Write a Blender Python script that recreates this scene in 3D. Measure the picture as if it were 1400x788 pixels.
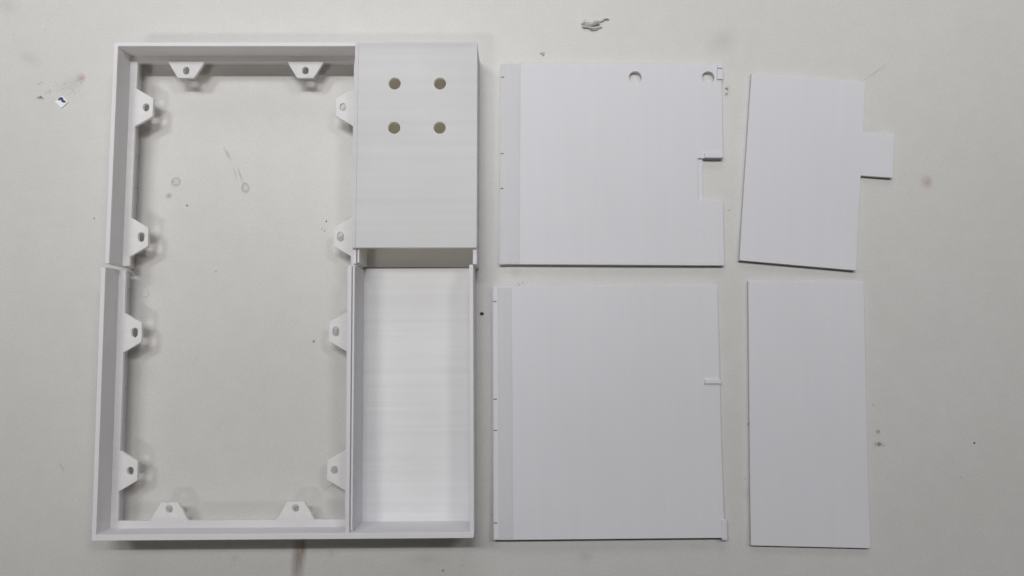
import bpy, bmesh, math, random
from mathutils import Vector, Matrix

random.seed(11)
for o in list(bpy.data.objects):
    bpy.data.objects.remove(o)
SC = bpy.context.scene
COL = SC.collection
MM = 0.001

# ------------------------------------------------------------------ camera
CAM_H = 430.0                       # mm above the table
cam = bpy.data.cameras.new('camera')
cam.sensor_width = 36.0
cam.lens = 36.0 * 1060.0 / 1400.0
cam.clip_start = 0.01
cam.clip_end = 20.0
camo = bpy.data.objects.new('camera', cam)
camo.location = (0, 0, CAM_H * MM)
camo.rotation_euler = (math.atan(84.0 / 1060.0), 0, 0)
COL.objects.link(camo)
SC.camera = camo

# ------------------------------------------------------------------ room light
w = bpy.data.worlds.new('World')
SC.world = w
w.use_nodes = True
w.node_tree.nodes['Background'].inputs[0].default_value = (1.0, 0.985, 0.96, 1)
w.node_tree.nodes['Background'].inputs[1].default_value = 0.022


def area(name, loc, aim, sx, sy, power, col, spread=180):
    l = bpy.data.lights.new(name, 'AREA')
    l.shape = 'RECTANGLE'
    l.size, l.size_y = sx, sy
    l.energy = power
    l.color = col
    l.spread = math.radians(spread)
    o = bpy.data.objects.new(name, l)
    o.location = loc
    d = Vector(aim) - Vector(loc)
    o.rotation_euler = d.to_track_quat('-Z', 'Y').to_euler()
    COL.objects.link(o)
    return o


# ceiling tube beyond the top of the picture, second fixture behind the photographer's left
a = area('ceiling_tube', (-0.05, 0.50, 1.44), (-0.05, 0.50, 0), 0.46, 0.08, 21.5, (1.0, 0.997, 0.985))
a.rotation_euler = (math.radians(52), 0, 0)      # tilt added to dim the table towards the photographer
b = area('ceiling_lamp', (-0.42, -0.60, 1.30), (-0.28, 0.40, 0), 0.22, 0.10, 0.30, (1.0, 0.96, 0.90), 42)
area('side_fill', (-0.95, 0.92, 2.30), (-0.70, 0.30, 0), 0.5, 0.25, 12.0, (1.0, 0.99, 0.97))  # added fill light, lifts the left side of the table
area('side_fill', (1.10, 0.92, 2.30), (0.80, 0.25, 0), 0.5, 0.25, 10.5, (1.0, 0.99, 0.97))  # added fill light, lifts the right side of the table
area('back_fill', (-0.1, 1.80, 1.25), (-0.1, 0.0, 0), 1.2, 0.6, 7.0, (1.0, 0.995, 0.98))  # added fill from far back, brightens faces turned away from the photographer

SC.view_settings.view_transform = 'Standard'
SC.view_settings.look = 'None'
SC.view_settings.exposure = 0.0
SC.view_settings.gamma = 1.0
SC.view_settings.use_curve_mapping = False
SC.cycles.max_bounces = 10
SC.cycles.diffuse_bounces = 7

# ------------------------------------------------------------------ materials


def nodes(name):
    m = bpy.data.materials.new(name)
    m.use_nodes = True
    nt = m.node_tree
    nt.nodes.clear()
    out = nt.nodes.new('ShaderNodeOutputMaterial')
    return m, nt, out


def N(nt, kind, **kw):
    n = nt.nodes.new(kind)
    for k, v in kw.items():
        if k.startswith('i_'):
            n.inputs[k[2:].replace('_', ' ')].default_value = v
        else:
            setattr(n, k, v)
    return n


def plastic(name, base, line=(6, 420, 6), amt=0.035, bump=0.25, trans=0.34, rough=0.55, tint=(0.96, 0.90, 0.77)):
    """White printed plastic: fine extrusion lines stretched along one axis, a little light passing through."""
    m, nt, out = nodes(name)
    L = nt.links.new
    tc = N(nt, 'ShaderNodeTexCoord')
    mp = N(nt, 'ShaderNodeMapping')
    mp.inputs['Scale'].default_value = line
    L(tc.outputs['Object'], mp.inputs['Vector'])
    n1 = N(nt, 'ShaderNodeTexNoise', i_Scale=1.0, i_Detail=4.0, i_Roughness=0.65)
    L(mp.outputs[0], n1.inputs['Vector'])
    n2 = N(nt, 'ShaderNodeTexNoise', i_Scale=26.0, i_Detail=3.0)
    L(tc.outputs['Object'], n2.inputs['Vector'])
    n3 = N(nt, 'ShaderNodeTexNoise', i_Scale=2200.0, i_Detail=2.0)
    L(tc.outputs['Object'], n3.inputs['Vector'])
    mx = N(nt, 'ShaderNodeMath', operation='MULTIPLY_ADD')
    L(n2.outputs['Fac'], mx.inputs[0])
    mx.inputs[1].default_value = 0.6
    L(n1.outputs['Fac'], mx.inputs[2])
    rp = N(nt, 'ShaderNodeMapRange')
    rp.inputs['From Min'].default_value = 0.5
    rp.inputs['From Max'].default_value = 1.1
    rp.inputs['To Min'].default_value = 1.0 - amt
    rp.inputs['To Max'].default_value = 1.0 + amt
    L(mx.outputs[0], rp.inputs['Value'])
    cm = N(nt, 'ShaderNodeMix', data_type='RGBA', blend_type='MULTIPLY')
    cm.inputs[0].default_value = 1.0
    cm.inputs[6].default_value = (*base, 1)
    L(rp.outputs[0], cm.inputs[7])
    bs = N(nt, 'ShaderNodeBsdfPrincipled')
    bs.inputs['Roughness'].default_value = rough
    bs.inputs['Specular IOR Level'].default_value = 0.35
    L(cm.outputs[2], bs.inputs['Base Color'])
    ad = N(nt, 'ShaderNodeMath', operation='MULTIPLY_ADD')
    L(n3.outputs['Fac'], ad.inputs[0])
    ad.inputs[1].default_value = 0.35
    L(n1.outputs['Fac'], ad.inputs[2])
    bp = N(nt, 'ShaderNodeBump')
    bp.inputs['Strength'].default_value = bump
    bp.inputs['Distance'].default_value = 0.0002
    L(ad.outputs[0], bp.inputs['Height'])
    L(bp.outputs[0], bs.inputs['Normal'])
    tr = N(nt, 'ShaderNodeBsdfTranslucent')
    tr.inputs['Color'].default_value = (*tint, 1)
    mix = N(nt, 'ShaderNodeMixShader')
    mix.inputs[0].default_value = trans
    L(bs.outputs[0], mix.inputs[1])
    L(tr.outputs[0], mix.inputs[2])
    L(mix.outputs[0], out.inputs['Surface'])
    return m


PLA = (0.862, 0.868, 0.93)
M_WALL = plastic('white_plastic_walls', PLA, (30, 30, 900), 0.03, 0.3, 0.26)
M_FLAT = plastic('white_plastic_cross_lines', PLA, (4, 260, 4), 0.055, 0.3)
M_COVER = plastic('white_plastic_thin_cover', (0.845, 0.88, 0.985), (4, 260, 4), 0.065, 0.35, 0.43, tint=(0.96, 0.885, 0.68))
M_TRAY = plastic('white_plastic_tray_floor', (0.845, 0.852, 0.885), (4, 260, 4), 0.07, 0.35, 0.18, 0.8)
M_SHEET = plastic('white_plastic_sheet', (0.78, 0.783, 0.845), (240, 9, 9), 0.022, 0.25, 0.20)
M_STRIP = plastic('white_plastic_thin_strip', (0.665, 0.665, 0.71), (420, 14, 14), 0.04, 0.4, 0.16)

m, nt, out = nodes('table_laminate')
L = nt.links.new
tc = N(nt, 'ShaderNodeTexCoord')
na = N(nt, 'ShaderNodeTexNoise', i_Scale=7.0, i_Detail=5.0, i_Roughness=0.6)
nb = N(nt, 'ShaderNodeTexNoise', i_Scale=90.0, i_Detail=5.0, i_Roughness=0.7)
nc = N(nt, 'ShaderNodeTexNoise', i_Scale=900.0, i_Detail=3.0)
for n in (na, nb, nc):
    L(tc.outputs['Object'], n.inputs['Vector'])
ra = N(nt, 'ShaderNodeValToRGB')
ra.color_ramp.elements[0].position = 0.35
ra.color_ramp.elements[0].color = (0.580, 0.571, 0.560, 1)
ra.color_ramp.elements[1].position = 0.65
ra.color_ramp.elements[1].color = (0.602, 0.596, 0.588, 1)
L(na.outputs['Fac'], ra.inputs[0])
rb = N(nt, 'ShaderNodeMapRange')
rb.inputs['From Min'].default_value = 0.3
rb.inputs['From Max'].default_value = 0.7
rb.inputs['To Min'].default_value = 0.975
rb.inputs['To Max'].default_value = 1.02
L(nb.outputs['Fac'], rb.inputs['Value'])
rc = N(nt, 'ShaderNodeMapRange')
rc.inputs['From Min'].default_value = 0.3
rc.inputs['From Max'].default_value = 0.7
rc.inputs['To Min'].default_value = 0.955
rc.inputs['To Max'].default_value = 1.045
L(nc.outputs['Fac'], rc.inputs['Value'])
# sparse tiny specks of grime
vo = N(nt, 'ShaderNodeTexVoronoi', i_Scale=55.0)
L(tc.outputs['Object'], vo.inputs['Vector'])
lt = N(nt, 'ShaderNodeMapRange')
lt.inputs['From Min'].default_value = 0.022
lt.inputs['From Max'].default_value = 0.05
lt.inputs['To Min'].default_value = 0.0
lt.inputs['To Max'].default_value = 1.0
L(vo.outputs['Distance'], lt.inputs['Value'])
sep = N(nt, 'ShaderNodeSeparateColor')
L(vo.outputs['Color'], sep.inputs[0])
gt = N(nt, 'ShaderNodeMapRange')
gt.inputs['From Min'].default_value = 0.86
gt.inputs['From Max'].default_value = 1.0
gt.inputs['To Min'].default_value = 1.0
gt.inputs['To Max'].default_value = 0.35
L(sep.outputs[0], gt.inputs['Value'])
spk = N(nt, 'ShaderNodeMath', operation='MAXIMUM')
L(lt.outputs[0], spk.inputs[0])
L(gt.outputs[0], spk.inputs[1])
mu = N(nt, 'ShaderNodeMath', operation='MULTIPLY')
L(rb.outputs[0], mu.inputs[0])
L(rc.outputs[0], mu.inputs[1])
mu2 = N(nt, 'ShaderNodeMath', operation='MULTIPLY')
L(mu.outputs[0], mu2.inputs[0])
L(spk.outputs[0], mu2.inputs[1])
cm = N(nt, 'ShaderNodeMix', data_type='RGBA', blend_type='MULTIPLY')
cm.inputs[0].default_value = 1.0
L(ra.outputs[0], cm.inputs[6])
L(mu2.outputs[0], cm.inputs[7])
bs = N(nt, 'ShaderNodeBsdfPrincipled')
bs.inputs['Roughness'].default_value = 0.42
bs.inputs['Specular IOR Level'].default_value = 0.4
L(cm.outputs[2], bs.inputs['Base Color'])
bp = N(nt, 'ShaderNodeBump')
bp.inputs['Strength'].default_value = 0.12
bp.inputs['Distance'].default_value = 0.0002
L(nc.outputs['Fac'], bp.inputs['Height'])
L(bp.outputs[0], bs.inputs['Normal'])
L(bs.outputs[0], out.inputs['Surface'])
M_TABLE = m


def simple(name, col, rough=0.6, noise=0.15, scale=900.0):
    m, nt, out = nodes(name)
    L = nt.links.new
    tc = N(nt, 'ShaderNodeTexCoord')
    n = N(nt, 'ShaderNodeTexNoise', i_Scale=scale, i_Detail=3.0)
    L(tc.outputs['Object'], n.inputs['Vector'])
    r = N(nt, 'ShaderNodeValToRGB')
    r.color_ramp.elements[0].position = 0.3
    r.color_ramp.elements[1].position = 0.7
    r.color_ramp.elements[0].color = (*[c * (1 - noise) for c in col], 1)
    r.color_ramp.elements[1].color = (*[c * (1 + noise) for c in col], 1)
    L(n.outputs['Fac'], r.inputs[0])
    b = N(nt, 'ShaderNodeBsdfPrincipled')
    b.inputs['Roughness'].default_value = rough
    L(r.outputs[0], b.inputs['Base Color'])
    L(b.outputs[0], out.inputs['Surface'])
    return m


def stain_mat(name, col, strength, ring=False, scale=3.0, seed=0.0):
    """Thin dried residue: opacity fades to the rim (or peaks there) and breaks up with noise."""
    m, nt, out = nodes(name)
    L = nt.links.new
    tc = N(nt, 'ShaderNodeTexCoord')
    uv = N(nt, 'ShaderNodeMapping')
    uv.inputs['Location'].default_value = (-0.5, -0.5, 0)
    L(tc.outputs['UV'], uv.inputs['Vector'])
    ln = N(nt, 'ShaderNodeVectorMath', operation='LENGTH')
    L(uv.outputs[0], ln.inputs[0])
    n = N(nt, 'ShaderNodeTexNoise', noise_dimensions='4D', i_Scale=scale, i_Detail=5.0, i_Roughness=0.7)
    n.inputs['W'].default_value = seed
    L(tc.outputs['UV'], n.inputs['Vector'])
    ad = N(nt, 'ShaderNodeMath', operation='MULTIPLY_ADD')
    L(n.outputs['Fac'], ad.inputs[0])
    ad.inputs[1].default_value = 0.35
    L(ln.outputs['Value'], ad.inputs[2])
    r = N(nt, 'ShaderNodeValToRGB')
    e = r.color_ramp.elements
    if ring:
        e[0].position = 0.36
        e[0].color = (0.25, 0.25, 0.25, 1)
        e[1].position = 0.66
        e[1].color = (0, 0, 0, 1)
        x = r.color_ramp.elements.new(0.50)
        x.color = (1, 1, 1, 1)
    else:
        e[0].position = 0.22
        e[0].color = (1, 1, 1, 1)
        e[1].position = 0.60
        e[1].color = (0, 0, 0, 1)
    L(ad.outputs[0], r.inputs[0])
    rn = N(nt, 'ShaderNodeMapRange')
    rn.inputs['From Min'].default_value = 0.35
    rn.inputs['From Max'].default_value = 0.62
    rn.inputs['To Min'].default_value = 0.25
    rn.inputs['To Max'].default_value = 1.0
    L(n.outputs['Fac'], rn.inputs['Value'])
    mu = N(nt, 'ShaderNodeMath', operation='MULTIPLY')
    L(r.outputs[0], mu.inputs[0])
    L(rn.outputs[0], mu.inputs[1])
    ms = N(nt, 'ShaderNodeMath', operation='MULTIPLY')
    L(mu.outputs[0], ms.inputs[0])
    ms.inputs[1].default_value = strength
    b = N(nt, 'ShaderNodeBsdfPrincipled')
    b.inputs['Base Color'].default_value = (*col, 1)
    b.inputs['Roughness'].default_value = 0.6
    t = N(nt, 'ShaderNodeBsdfTransparent')
    mx = N(nt, 'ShaderNodeMixShader')
    L(ms.outputs[0], mx.inputs[0])
    L(t.outputs[0], mx.inputs[1])
    L(b.outputs[0], mx.inputs[2])
    L(mx.outputs[0], out.inputs['Surface'])
    return m


M_CRUMB = simple('dark_crumb', (0.035, 0.03, 0.027), 0.7, 0.4)
M_GREY = simple('grey_plastic_scrap', (0.50, 0.50, 0.485), 0.45, 0.25, 400)
M_CLEAR = simple('pale_plastic_shaving', (0.50, 0.50, 0.47), 0.4, 0.2, 700)
M_PAPER = simple('white_paper', (0.80, 0.80, 0.83), 0.8, 0.02)
M_INK = simple('blue_ink', (0.035, 0.05, 0.17), 0.6, 0.25)
M_CHIP = simple('dried_glue', (0.60, 0.59, 0.56), 0.4, 0.06, 500)

# ------------------------------------------------------------------ mesh helpers (mm in, metres out)


def link(name, me, mat, parent=None):
    o = bpy.data.objects.new(name, me)
    if mat:
        me.materials.clear()
        me.materials.append(mat)
    COL.objects.link(o)
    if parent:
        o.parent = parent
    return o


def bevel(o, width=0.22, seg=2):
    md = o.modifiers.new('soft_edges', 'BEVEL')
    md.width = width * MM
    md.segments = seg
    md.limit_method = 'ANGLE'
    md.angle_limit = math.radians(40)
    md.harden_normals = False
    return o


def circle(cx, cy, r, n=28):
    return [(cx + r * math.cos(2 * math.pi * i / n), cy + r * math.sin(2 * math.pi * i / n)) for i in range(n)]


def slot(cx, cy, wx, wy, n=10):
    """Rounded slot, long side along y."""
    r = wx / 2
    s = wy / 2 - r
    p = []
    for i in range(n + 1):
        t = math.pi * i / n
        p.append((cx + r * math.cos(t), cy + s + r * math.sin(t)))
    for i in range(n + 1):
        t = math.pi + math.pi * i / n
        p.append((cx + r * math.cos(t), cy - s + r * math.sin(t)))
    return p


def plate_mesh(name, outline, z0, z1, holes=(), cuts=(), warp=None):
    """Flat plate of given plan outline with through-holes, real thickness, optional gentle warp."""
    bm = bmesh.new()
    for loop in [outline] + list(holes):
        vs = [bm.verts.new((x, y, z0)) for x, y in loop]
        for i in range(len(vs)):
            bm.edges.new((vs[i], vs[(i + 1) % len(vs)]))
    bmesh.ops.triangle_fill(bm, use_beauty=True, use_dissolve=False, edges=bm.edges[:])
    bm.normal_update()
    for f in bm.faces:
        if f.normal.z > 0:
            f.normal_flip()
    r = bmesh.ops.extrude_face_region(bm, geom=bm.faces[:], use_keep_orig=True)
    for v in [g for g in r['geom'] if isinstance(g, bmesh.types.BMVert)]:
        v.co.z = z1
    bmesh.ops.recalc_face_normals(bm, faces=bm.faces[:])
    for axis, c in cuts:
        co = (c, 0, 0) if axis == 'x' else (0, c, 0)
        no = (1, 0, 0) if axis == 'x' else (0, 1, 0)
        bmesh.ops.bisect_plane(bm, geom=bm.verts[:] + bm.edges[:] + bm.faces[:], plane_co=co, plane_no=no)
    if warp:
        for v in bm.verts:
            v.co.z += warp(v.co.x, v.co.y)
    bmesh.ops.scale(bm, vec=(MM, MM, MM), verts=bm.verts)
    me = bpy.data.meshes.new(name)
    bm.to_mesh(me)
    bm.free()
    return me


def plate(name, outline, z0, z1, mat, parent=None, holes=(), bw=0.22, **kw):
    o = link(name, plate_mesh(name, outline, z0, z1, holes, **kw), mat, parent)
    if bw:
        bevel(o, bw)
    return o


def rect(x0, y0, x1, y1):
    return [(x0, y0), (x1, y0), (x1, y1), (x0, y1)]


def root(name, loc, rz, label, cat, group=None):
    o = bpy.data.objects.new(name, None)
    o.empty_display_size = 0.02
    o.location = [c * MM for c in loc]
    o.rotation_euler = (0, 0, rz)
    o['label'] = label
    o['category'] = cat
    if group:
        o['group'] = group
    COL.objects.link(o)
    return o


def tag(o, label, cat, group=None):
    o['label'] = label
    o['category'] = cat
    if group:
        o['group'] = group
    return o


# ------------------------------------------------------------------ table
table = plate('table', rect(-800, -520, 800, 620), -28, 0, M_TABLE, bw=1.5)
table['kind'] = 'structure'

# ------------------------------------------------------------------ the two frame halves
H = 27.5          # wall height
LZ = 13.55        # top of the inner lip
LB = 11.5          # underside of the lip
TB = 11.4         # underside of the mounting tabs
CT = 2.4          # cover thickness


def tab_mesh(hole_len):
    # root edge on x = 0, pointing to +x; one millimetre buried in the lip
    out = [(-1.0, -10.9), (0.0, -10.6), (9.5, -5.0), (9.5, 5.0), (0.0, 10.6), (-1.0, 10.9)]
    return plate_mesh('mounting_tab', out, TB, LZ + 0.03, [slot(5.7, 0, 3.5, hole_len)])


def tab_mesh_end(depth, hole_at):
    # the same tab for the end walls: its slot lies along the wall's normal
    out = [(-1.0, -10.4), (0.0, -10.0), (depth, -4.5), (depth, 4.5), (0.0, 10.0), (-1.0, 10.4)]
    hole = [(y + hole_at, x) for x, y in slot(0, 0, 3.5, 4.3)]
    return plate_mesh('mounting_tab', out, TB, LZ + 0.03, [hole])


TAB_S, TAB_L, TAB_T, TAB_B = tab_mesh(4.3), tab_mesh(5.3), tab_mesh_end(8.9, 4.8), tab_mesh_end(9.4, 6.0)


def tab(parent, me, x, y, ang):
    o = link('mounting_tab', me, M_FLAT, parent)
    o.location = (x * MM, y * MM, 0)
    o.rotation_euler = (0, 0, math.radians(ang))
    bevel(o, 0.15)
    return o


def slope_wall(parent, name, x0, x1, y0, y1, z1):
    return plate(name, rect(x0, y0, x1, y1), 0, z1, M_WALL, parent)


# local plan, origin at the outer right corner of the joint: x runs -194.2 .. 0
XL, XLI, XLIP = -194.2, -191.9, -188.1
XM0, XM3 = -65.3, -63.4                               # divider wall
XR0, XR1 = -62.8, -61.8                               # slide rail beside it
XMLIP = -68.7
XRW = -2.1

# ---- upper half -----------------------------------------------------------
U = root('frame_half', (-18.5, 44.6, 0), 0.0,
         'white printed frame half at the top, with a cover plate pierced by four round holes', 'printed frame',
         'two halves of the printed frame')
YT, YTI, YTL = 119.0, 116.8, 113.4
CE = 8.4            # where the cover stops
plate('outer_wall', [(XL, 0), (XLI, 0), (XLI, YTI), (XM0 + .02, YTI), (XM0 + .02, YT), (XL + .6, YT), (XL, YT - .6)], 0, H, M_WALL, U, bw=0.3)
plate('lip', [(XLI - .3, 0.3), (XLIP, 0.3), (XLIP, YTL), (XMLIP, YTL), (XMLIP, 0.0), (XM0 + .3, 0.0), (XM0 + .3, YTI + .3), (XLI - .3, YTI + .3)],
      LB, LZ, M_FLAT, U)
plate('divider_wall', rect(XM0, 0.3, XM3, YTI + .2), 0, H - CT, M_WALL, U)
plate('cover_edge', rect(XM0, CE - .1, XM3, YT), H - CT + .02, H - .01, M_COVER, U, bw=0.2)
plate('slide_rail', rect(XR0, 0.9, XR1, CE + 6), 0, H - CT - .1, M_WALL, U)
plate('end_wall', rect(XM0 + .05, YTI, 0, YT), 0, H - CT, M_WALL, U, bw=0)
plate('side_wall', rect(XRW, 0, -.0, YTI), 0, H - CT - .02, M_WALL, U)
cov_holes = [circle(x + 18.5, y - 44.6, 3.15) for x, y in ((-62.4, 141.0), (-38.3, 141.0), (-62.4, 117.0), (-38.3, 117.0))]
plate('cover_plate', rect(XM3 + .03, CE, 0.05, YT + .02), H - CT, H, M_COVER, U, holes=cov_holes, bw=0.3)
plate('floor_plate', rect(XM3 - .3, 0.95, XRW + .3, YTI + .3), 0.05, 1.5, M_TRAY, U, bw=0.15)
tab(U, TAB_S, XLIP, 87.9, 0)
tab(U, TAB_L, XLIP, 16.1, 0)
tab(U, TAB_S, XMLIP, 88.1, 180)
tab(U, TAB_L, XMLIP, 16.3, 180)
tab(U, TAB_T, -161.1, YTL, -90)
tab(U, TAB_T, -95.4, YTL, -90)
for y in (107.5, 97.0, 64.0, 46.0):      # support scars on the wall under the lip
    s = plate('print_seam', [(XLI - .2, y), (XLI + .5, y + .1), (XLI + .5, y + .7), (XLI - .2, y + .8)], 0.1, LB - .1, M_FLAT, U, bw=0)

# ---- lower half -----------------------------------------------------------
Lo = root('frame_half', (-20.3, 44.2, 0), 0.0070,
          'white printed frame half at the bottom, with an open tray on its right side', 'printed frame',
          'two halves of the printed frame')
YB, YBI, YBL = -139.7, -136.7, -132.9
plate('outer_wall', [(XL, 0), (XL, YB + .8), (XL + .25, YB + .25), (XL + .8, YB), (-.9, YB), (-.25, YB + .3), (0, YB + 1.0), (0, YBI), (XLI, YBI), (XLI, 0)],
      0, H, M_WALL, Lo, bw=0.35)
plate('lip', [(XLI - .3, -.05), (XLI - .3, YBI - .3), (XM0 + .3, YBI - .3), (XM0 + .3, -.05), (XMLIP, -.05), (XMLIP, YBL), (XLIP, YBL), (XLIP, -.05)],
      LB, LZ, M_FLAT, Lo)
plate('divider_wall', rect(XM0, YBI - .2, XM3, -.1), 0, H - .05, M_WALL, Lo)
plate('slide_rail', rect(XR0, YBI + 1.2, XR1, -.1), 0, H - .3, M_WALL, Lo)
plate('divider_core', rect(XM3 - .1, YBI - .2, XR1 - .05, -.15), 0, H - 3.0, M_WALL, Lo, bw=0)
plate('side_wall', rect(XRW, YBI - .2, -.02, 0), 0, H - .5, M_WALL, Lo)
plate('floor_plate', rect(XR0 - .5, YBI - .3, XRW + .3, 0.95), 0.05, 1.55, M_TRAY, Lo, bw=0.12)
tab(Lo, TAB_L, XLIP, -33.9, 0)
tab(Lo, TAB_S, XLIP, -107.0, 0)
tab(Lo, TAB_L, XMLIP, -34.1, 180)
tab(Lo, TAB_S, XMLIP, -107.3, 180)
tab(Lo, TAB_B, -161.2, YBL, 90)
tab(Lo, TAB_B, -94.6, YBL, 90)
for y in (-9.0, -63.0, -80.5):
    plate('print_seam', [(XLI - .2, y), (XLI + .5, y + .1), (XLI + .5, y + .7), (XLI - .2, y + .8)], 0.1, LB - .1, M_FLAT, Lo, bw=0)


# ------------------------------------------------------------------ loose panels
def grid_cuts(x0, x1, y0, y1, s=9.0):
    c = []
    n = max(2, int((x1 - x0) / s))
    c += [('x', x0 + (x1 - x0) * i / n) for i in range(1, n)]
    n = max(2, int((y1 - y0) / s))
    c += [('y', y0 + (y1 - y0) * i / n) for i in range(1, n)]
    return c


def hinge_marks(parent, ys, z):
    for y in ys:
        plate('notch', rect(0.15, y - .28, 1.9, y + .28), z - .25, z + .06, M_SLOT_SHADE, parent, bw=0)  # dark bar, the notch's shade is in its colour


M_SLOT_SHADE = simple('painted_slot_shade', (0.20, 0.19, 0.19), 0.8, 0.1)  # dark colour painted in for the shade inside the slots

# upper lid: notch on the right, two holes near its top edge
A = root('lid_panel', (-7.1, 47.0, 0), -0.0055,
         'white printed lid with two round holes and a notch in its right side', 'printed panel',
         'loose printed panels')
# local: 0..125 x 0..114.6
TH = 3.1


def warpA(x, y):
    return 0.5 * max(0, 1 - y / 22.0) ** 2 + 0.25 * math.sin(x * .03)


outA = [(0.4, 0), (124.6, 0), (124.6, 36.6), (110.9, 36.6), (110.9, 60.3), (125.0, 60.3), (125.0, 114.6), (.9, 114.6), (0, 113.6), (0, .5)]
plate('sheet', outA, 0.1, TH, M_SHEET, A, holes=[circle(76.1, 106.4, 3.55), circle(117.3, 106.7, 3.5)],
      cuts=grid_cuts(0, 125, 0, 114.6, 14), warp=warpA, bw=0.3)
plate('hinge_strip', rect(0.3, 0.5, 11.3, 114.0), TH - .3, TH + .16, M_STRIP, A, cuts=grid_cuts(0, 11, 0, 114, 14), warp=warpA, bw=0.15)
for y in (106.2, 62.3, 42.5):
    plate('slot_mark', rect(0.35, y - .3, 2.1, y + .3), TH + .1, TH + .24, M_SLOT_SHADE, A, warp=warpA, bw=0)  # raised dark marks, slot shade painted as colour
plate('notch_lip', rect(110.6, 36.2, 113.8, 60.6), 0.2, TH - 1.4, M_SHEET, A, warp=warpA, bw=0.3)
plate('clip', rect(114.4, 60.4, 124.8, 63.2), 0.3, TH + 1.3, M_SHEET, A, bw=0.3)
plate('latch', rect(122.2, 105.4, 125.4, 111.4), 0.2, TH + .9, M_SHEET, A, bw=0.25)
plate('latch', rect(122.4, 111.9, 125.3, 114.5), 0.2, TH + .8, M_SHEET, A, bw=0.25)
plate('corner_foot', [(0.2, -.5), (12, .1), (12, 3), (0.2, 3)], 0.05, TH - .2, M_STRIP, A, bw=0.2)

# lower lid: taller, plain sheet with a clip on the right edge
B = root('lid_panel', (-9.9, -102.3, 0), 0.0062,
         'taller of the two wide white printed lids, without holes, beside the open tray', 'printed panel',
         'loose printed panels')


def warpB(x, y):
    return 2.3 * max(0, 1 - y / 60.0) ** 2 + 0.2 * math.sin(x * .035 + 1)


outB = [(0.2, .6), (123.9, .9), (124.2, 137.0), (0.3, 137.2), (0, 136.8), (0, .9)]
plate('sheet', outB, 0.1, TH, M_SHEET, B, cuts=grid_cuts(0, 124, 0, 137, 12), warp=warpB, bw=0.3)
plate('edge_strip', rect(0.2, 1.0, 2.9, 136.4), TH - .3, TH + .32, M_SHEET, B, cuts=grid_cuts(0, 3, 0, 137, 12), warp=warpB, bw=0.15)
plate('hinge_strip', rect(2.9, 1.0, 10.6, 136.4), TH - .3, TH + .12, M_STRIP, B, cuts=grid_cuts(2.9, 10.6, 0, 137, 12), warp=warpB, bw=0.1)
for y in (128.6, 75.2, 58.4, 9.4):
    plate('slot_mark', rect(0.25, y - .3, 2.1, y + .3), TH + .24, TH + .4, M_SLOT_SHADE, B, warp=warpB, bw=0)  # slot shade painted on as thin dark bars
plate('clip', rect(115.6, 82.9, 124.6, 85.1), 0.3, TH + 1.0, M_SHEET, B, bw=0.3)
plate('latch', rect(122.5, -.5, 125.3, 10.6), 0.15, TH + 2.0, M_SHEET, B, bw=0.4)
plate('corner_foot', [(0.2, .2), (11, .7), (11, 3), (0.2, 3)], 0.05, TH + 1.2, M_STRIP, B, bw=0.2)

# narrow panel with a side tongue, lying askew
C = root('narrow_panel', (126.0, 49.3, 0), -0.0860,
         'narrow white printed panel with a square tongue on its right side, lying askew', 'printed panel',
         'loose printed panels')
TC = 2.5
ca, sa = math.cos(0.0860), math.sin(0.0860)


def locC(x, y):
    dx, dy = x - 126.0, y - 49.3
    return (dx * ca - dy * sa, dx * sa + dy * ca)


outC = [locC(*p) for p in ((126.0, 49.3), (190.3, 43.6), (195.0, 97.0), (212.9, 95.7), (214.7, 120.9), (197.3, 122.0), (199.4, 150.6), (135.5, 155.7))]


def warpC(x, y):
    return 0.8 * max(0, 1 - y / 30.0) ** 2 + 0.5 * max(0, (x - 55) / 30.0)


plate('sheet', outC, 0.1, TC, M_SHEET, C, cuts=grid_cuts(0, 86, 0, 108, 10), warp=warpC, bw=0.3)

# narrow plain panel
Dp = root('narrow_panel', (128.6, -105.2, 0), -0.0140,
          'narrow plain white printed rectangle at the lower right of the table', 'printed panel',
          'loose printed panels')
cd, sd = math.cos(0.0140), math.sin(0.0140)


def locD(x, y):
    dx, dy = x - 128.6, y + 105.2
    return (dx * cd - dy * sd, dx * sd + dy * cd)


outD = [locD(*p) for p in ((128.6, -105.2), (192.9, -106.7), (194.7, 37.5), (130.8, 37.9))]


def warpD(x, y):
    return 0.9 * max(0, 1 - y / 45.0) ** 2


plate('sheet', outD, 0.1, TC, M_SHEET, Dp, cuts=grid_cuts(-3, 66, 0, 144, 12), warp=warpD, bw=0.3)


# ------------------------------------------------------------------ scraps on the table
def lump(name, loc, size, mat, seed, squash=0.5, jag=0.35, sub=2):
    rnd = random.Random(seed)
    bm = bmesh.new()
    bmesh.ops.create_icosphere(bm, subdivisions=sub, radius=1.0)
    for v in bm.verts:
        k = 1 + rnd.uniform(-jag, jag)
        v.co = Vector((v.co.x * size[0] * k, v.co.y * size[1] * k, (v.co.z * squash * k + squash * .8) * min(size)))
    bmesh.ops.scale(bm, vec=(MM,) * 3, verts=bm.verts)
    me = bpy.data.meshes.new(name)
    bm.to_mesh(me)
    bm.free()
    o = link(name, me, mat)
    o.location = [c * MM for c in loc]
    return o


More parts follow.
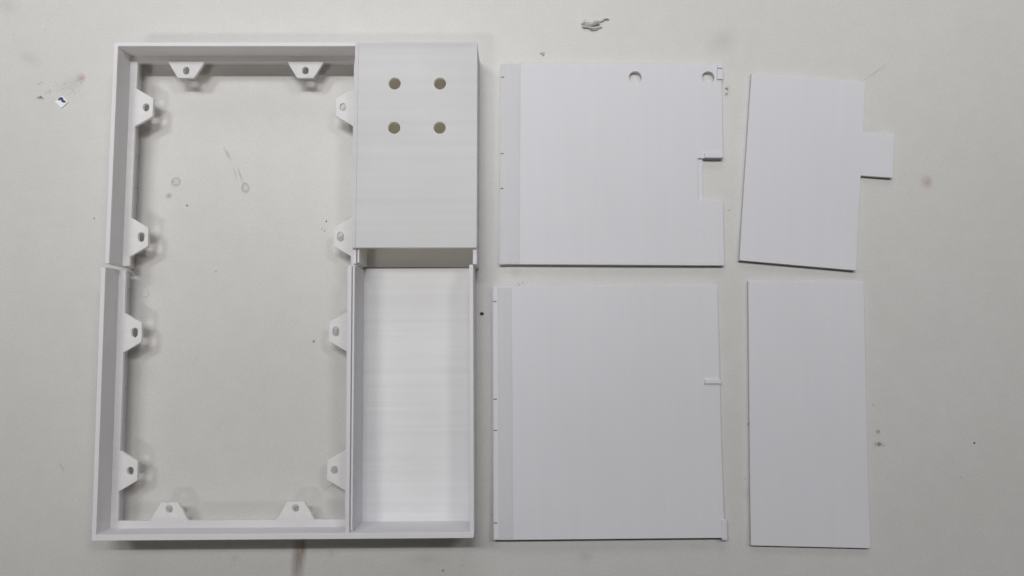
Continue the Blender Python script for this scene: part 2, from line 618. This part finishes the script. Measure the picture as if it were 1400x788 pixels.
def tube(bm, pts, rad, n=7):
    prev = None
    for i, p in enumerate(pts):
        p = Vector(p)
        d = (Vector(pts[min(i + 1, len(pts) - 1)]) - Vector(pts[max(i - 1, 0)])).normalized()
        sx = d.cross(Vector((0, 0, 1)))
        sx = sx.normalized() if sx.length > 1e-4 else Vector((1, 0, 0))
        sy = sx.cross(d).normalized()
        r = rad[i] if isinstance(rad, (list, tuple)) else rad
        ring = [bm.verts.new(p + sx * r * math.cos(2 * math.pi * k / n) + sy * r * math.sin(2 * math.pi * k / n)) for k in range(n)]
        if prev:
            for k in range(n):
                bm.faces.new((prev[k], prev[(k + 1) % n], ring[(k + 1) % n], ring[k]))
        else:
            bm.faces.new(list(reversed(ring)))
        prev = ring
    bm.faces.new(prev)


bm = bmesh.new()
rnd = random.Random(5)
tube(bm, [(-7, .6, 1), (-5.6, 1.6, 1.3), (-4.2, .2, 1.6), (-2.6, .4, 1.5), (-.8, -.6, 1.5), (1.4, 1.0, 1.6), (3.4, 1.2, 1.3), (4.4, .2, 1)], [1.0, 1.5, 1.6, 1.3, 1.5, 1.5, 1.3, .7], 9)
tube(bm, [(-6.6, -1.0, .8), (-4.4, -1.4, 1.0), (-2.2, -1.6, 1), (0, -2.7, 1.1), (2.4, -2.3, 1.1), (4.4, -1.5, .9), (6.3, -1.2, .7)], [.8, 1.0, .9, 1.2, 1.1, .8, .5], 9)
tube(bm, [(3.4, 1.8, 1.2), (5.0, 2.4, 1.3), (6.6, 2.9, 1.2), (7.8, 4.0, 1.1), (9.4, 4.4, .9), (11.0, 4.1, .7)], [.35, .38, .4, .45, .5, .3], 7)
for v in bm.verts:
    v.co += Vector((rnd.uniform(-.4, .4), rnd.uniform(-.4, .4), rnd.uniform(-.25, .35)))
bmesh.ops.scale(bm, vec=(MM,) * 3, verts=bm.verts)
me = bpy.data.meshes.new('plastic_scrap')
bm.to_mesh(me)
bm.free()
o = link('plastic_scrap', me, M_GREY)
o.location = (46.0 * MM, 184.6 * MM, 0)
o.scale = (0.85, 0.85, 0.85)
tag(o, 'crumpled grey plastic scrap with a thin curled tail above the two-hole lid', 'scrap')

# paper scrap with blue ink
pr = root('paper_scrap', (-255.3, 139.4, 0), 0, 'tiny white square of paper with a blue ink mark, left of the frame', 'paper scrap')


def curl(x, y):
    return 0.25 + 0.10 * (x * x + y * y) / 9.0


po = [(-3.7, .5), (.1, -3.1), (3.9, .4), (.4, 4.0)]
plate('sheet', po, 0, .12, M_PAPER, pr, cuts=grid_cuts(-4, 4, -4, 4, 1.2), warp=curl, bw=0)
ink = [(-2.1, 1.5), (-1.4, 2.6), (-.2, 3.2), (.9, 2.8), (.9, 1.9), (1.5, 1.4), (2.2, 1.0), (2.7, .1), (1.1, -.1), (.1, .5), (-.3, 1.3), (-.9, 1.6), (-1.4, 1.1)]
plate('ink_mark', ink, .14, .16, M_INK, pr, cuts=grid_cuts(-4, 4, -4, 4, 1.2), warp=curl, bw=0)

for (x, y, sx, sy, sd, lab) in (
        (-16.8, 19.8, 1.05, .95, 1, 'black crumb on the table between the open tray and the two wide lids'),
        (130.0, -40.8, .75, .85, 2, 'dark crumb touching the left edge of the lower narrow panel'),
        (253.2, -51.1, .45, .42, 3, 'lone dark crumb on bare table at the lower right'),
        (-234.0, 73.1, .34, .28, 4, 'lone dark crumb on bare table left of the upper frame half'),
        (-104.0, 71.5, .38, .48, 6, 'small dark crumb inside the frame opening near its right tab')):
    tag(lump('crumb', (x, y, 0), (sx, sy), M_CRUMB, sd), lab, 'crumb', 'dark crumbs')
o = lump('plastic_shaving', (17.5, 168.0, 0), (1.5, 1.1), M_CLEAR, 9, .5, .5, 1)
tag(o, 'small pale plastic shaving above the top left corner of the two-hole lid', 'scrap')
o = plate('glue_chip', [(-2, -2.6), (2.2, -1.2), (2.0, 1.0), (1.2, 3.2), (-.2, 3.6), (-1.6, 1.0)], 0, .3, M_CHIP, bw=0.12)
o.location = (-204.0 * MM, 31.0 * MM, 0)
tag(o, 'small flake of dried glue inside the frame beside its left wall', 'flake')


# crumbs of dust too many to count
def dust(name, spots, mat, label):
    bm = bmesh.new()
    rnd = random.Random(21)
    for (cx, cy, spread, n, s0, s1) in spots:
        for _ in range(n):
            x = cx + rnd.gauss(0, spread)
            y = cy + rnd.gauss(0, spread * .8)
            r = rnd.uniform(s0, s1)
            mt = Matrix.Translation((x, y, r * .3)) @ Matrix.Rotation(rnd.uniform(0, 6), 4, 'Z') @ Matrix.Diagonal((r * rnd.uniform(.6, 1.5), r * rnd.uniform(.5, 1.0), r * .45, 1))
            bmesh.ops.create_icosphere(bm, subdivisions=1, radius=1.0, matrix=mt)
    bmesh.ops.scale(bm, vec=(MM,) * 3, verts=bm.verts)
    me = bpy.data.meshes.new(name)
    bm.to_mesh(me)
    bm.free()
    o = link(name, me, mat)
    o['kind'] = 'stuff'
    o['label'] = label
    o['category'] = 'dust'
    return o


M_DUST = simple('grey_dust', (0.22, 0.20, 0.18), 0.8, 0.4)
dust('dust', [
    (-268.5, 150.5, .9, 6, .14, .4), (-268.0, 142.3, .9, 7, .2, .55), (-263.5, 146.5, 1.4, 12, .12, .32), (-257.7, 149.5, 2.2, 20, .1, .26),
    (-249.2, 145.7, 2.2, 22, .1, .22), (-245.3, 153.4, 1.8, 16, .1, .24), (200.5, -44.8, .6, 4, .15, .35), (200.5, -51.9, 1.1, 9, .15, .45),
    (203, -52.3, .5, 4, .15, .4), (122.0, 148.5, .8, 6, .2, .5), (121.7, 144.3, .7, 5, .2, .45), (121.4, 78.1, .8, 4, .12, .3),
    (3.5, 35.8, 1.8, 9, .15, .4), (-98, -108, 10, 8, .12, .35), (-50, -108, 18, 12, .1, .3), (-104, 66, 2, 4, .15, .35), (-275, 178, 12, 8, .1, .3),
    (-262, 60, 14, 10, .1, .3), (0, 0, 190, 70, .08, .22), (230, -60, 30, 10, .1, .26), (-140, -118, 16, 8, .12, .3)],
    M_DUST, 'fine grey dust and crumbs scattered over the white table')


# ------------------------------------------------------------------ marks on the table top
def stain(x, y, wx, wy, rot, mat, z=0.02):
    me = bpy.data.meshes.new('stain')
    hw, hh = wx / 2 * MM, wy / 2 * MM
    me.from_pydata([(-hw, -hh, 0), (hw, -hh, 0), (hw, hh, 0), (-hw, hh, 0)], [], [(0, 1, 2, 3)])
    uv = me.uv_layers.new(name='UVMap')
    for i, c in enumerate(((0, 0), (1, 0), (1, 1), (0, 1))):
        uv.data[i].uv = c
    o = link('stain', me, mat, table)
    o.location = (x * MM, y * MM, z * MM)
    o.rotation_euler = (0, 0, math.radians(rot))
    return o


S_GREY = stain_mat('grey_smudge', (0.16, 0.15, 0.14), 0.4, False, 5.0, 1.0)
S_SOFT = stain_mat('faint_smudge', (0.25, 0.22, 0.19), 0.11, False, 3.0, 4.0)
S_PINK = stain_mat('brownish_smudge', (0.50, 0.20, 0.13), 0.34, False, 4.0, 7.0)
S_BRWN = stain_mat('brown_streak', (0.20, 0.14, 0.10), 0.6, False, 5.0, 2.0)
S_RING = stain_mat('ring_mark', (0.22, 0.20, 0.17), 0.33, True, 3.0, 3.0)
S_SCR = stain_mat('scratch_mark', (0.25, 0.24, 0.22), 0.33, False, 9.0, 5.0)

stain(-189, 93.9, 6.5, 6.5, 0, S_RING)
stain(-192.7, 86, 6, 5, 30, S_GREY)
stain(-149.9, 90.6, 5.5, 7.5, 10, S_RING)
stain(-160.5, 110, 3.0, 13, 30, S_SCR)
stain(-153.0, 98, 1.8, 15, 20, S_SCR, .03)
stain(-156.0, 99, 1.2, 12, 18, S_SCR, .03)
stain(-115.5, -112, 11, 44, -4, S_BRWN)
stain(-113.5, -108, 6, 16, 6, S_PINK, .03)
stain(233.3, 93.9, 10, 11, 0, S_PINK)
stain(-250.5, 150, 22, 14, 20, S_SOFT)
stain(-245, 154, 8, 8, 0, S_PINK, .03)
stain(-268, 142.4, 5, 3.5, 0, S_GREY, .03)
stain(-275, 165, 22, 13, -30, S_SOFT)
stain(200.5, -51.8, 8, 4.5, 0, S_GREY)
stain(200.7, -45, 4, 4, 0, S_GREY)
stain(-86, -88, 1.2, 7, 20, S_SCR)
stain(-99.5, -74.5, 1.0, 14, -55, S_SCR)
stain(206.5, 157, 1.0, 30, -54, S_SCR)
stain(200, 120, 26, 16, 20, S_SOFT)
stain(40, -112, 14, 9, 0, S_SOFT)
stain(2, 43, 10, 8, 0, S_SOFT)
stain(122.5, 146.5, 6, 12, 0, S_SOFT, .03)
stain(-290, 196, 22, 16, 0, S_SOFT)
stain(-246, -64, 1.2, 9, 35, S_SCR)
stain(-150, -113, 10, 7, 0, S_SOFT)
stain(120, 175, 30, 22, 30, S_SOFT)
stain(-98, -110, 7, 9, 30, S_SOFT, .03)
stain(-46, -113, 34, 12, 0, S_SOFT)
stain(130, -78, 12, 16, 0, S_SOFT)
stain(-93.5, 60.5, 4, 4.5, 0, S_GREY)
stain(-62.0, 116.6, 2.2, 2.2, 0, S_BRWN)
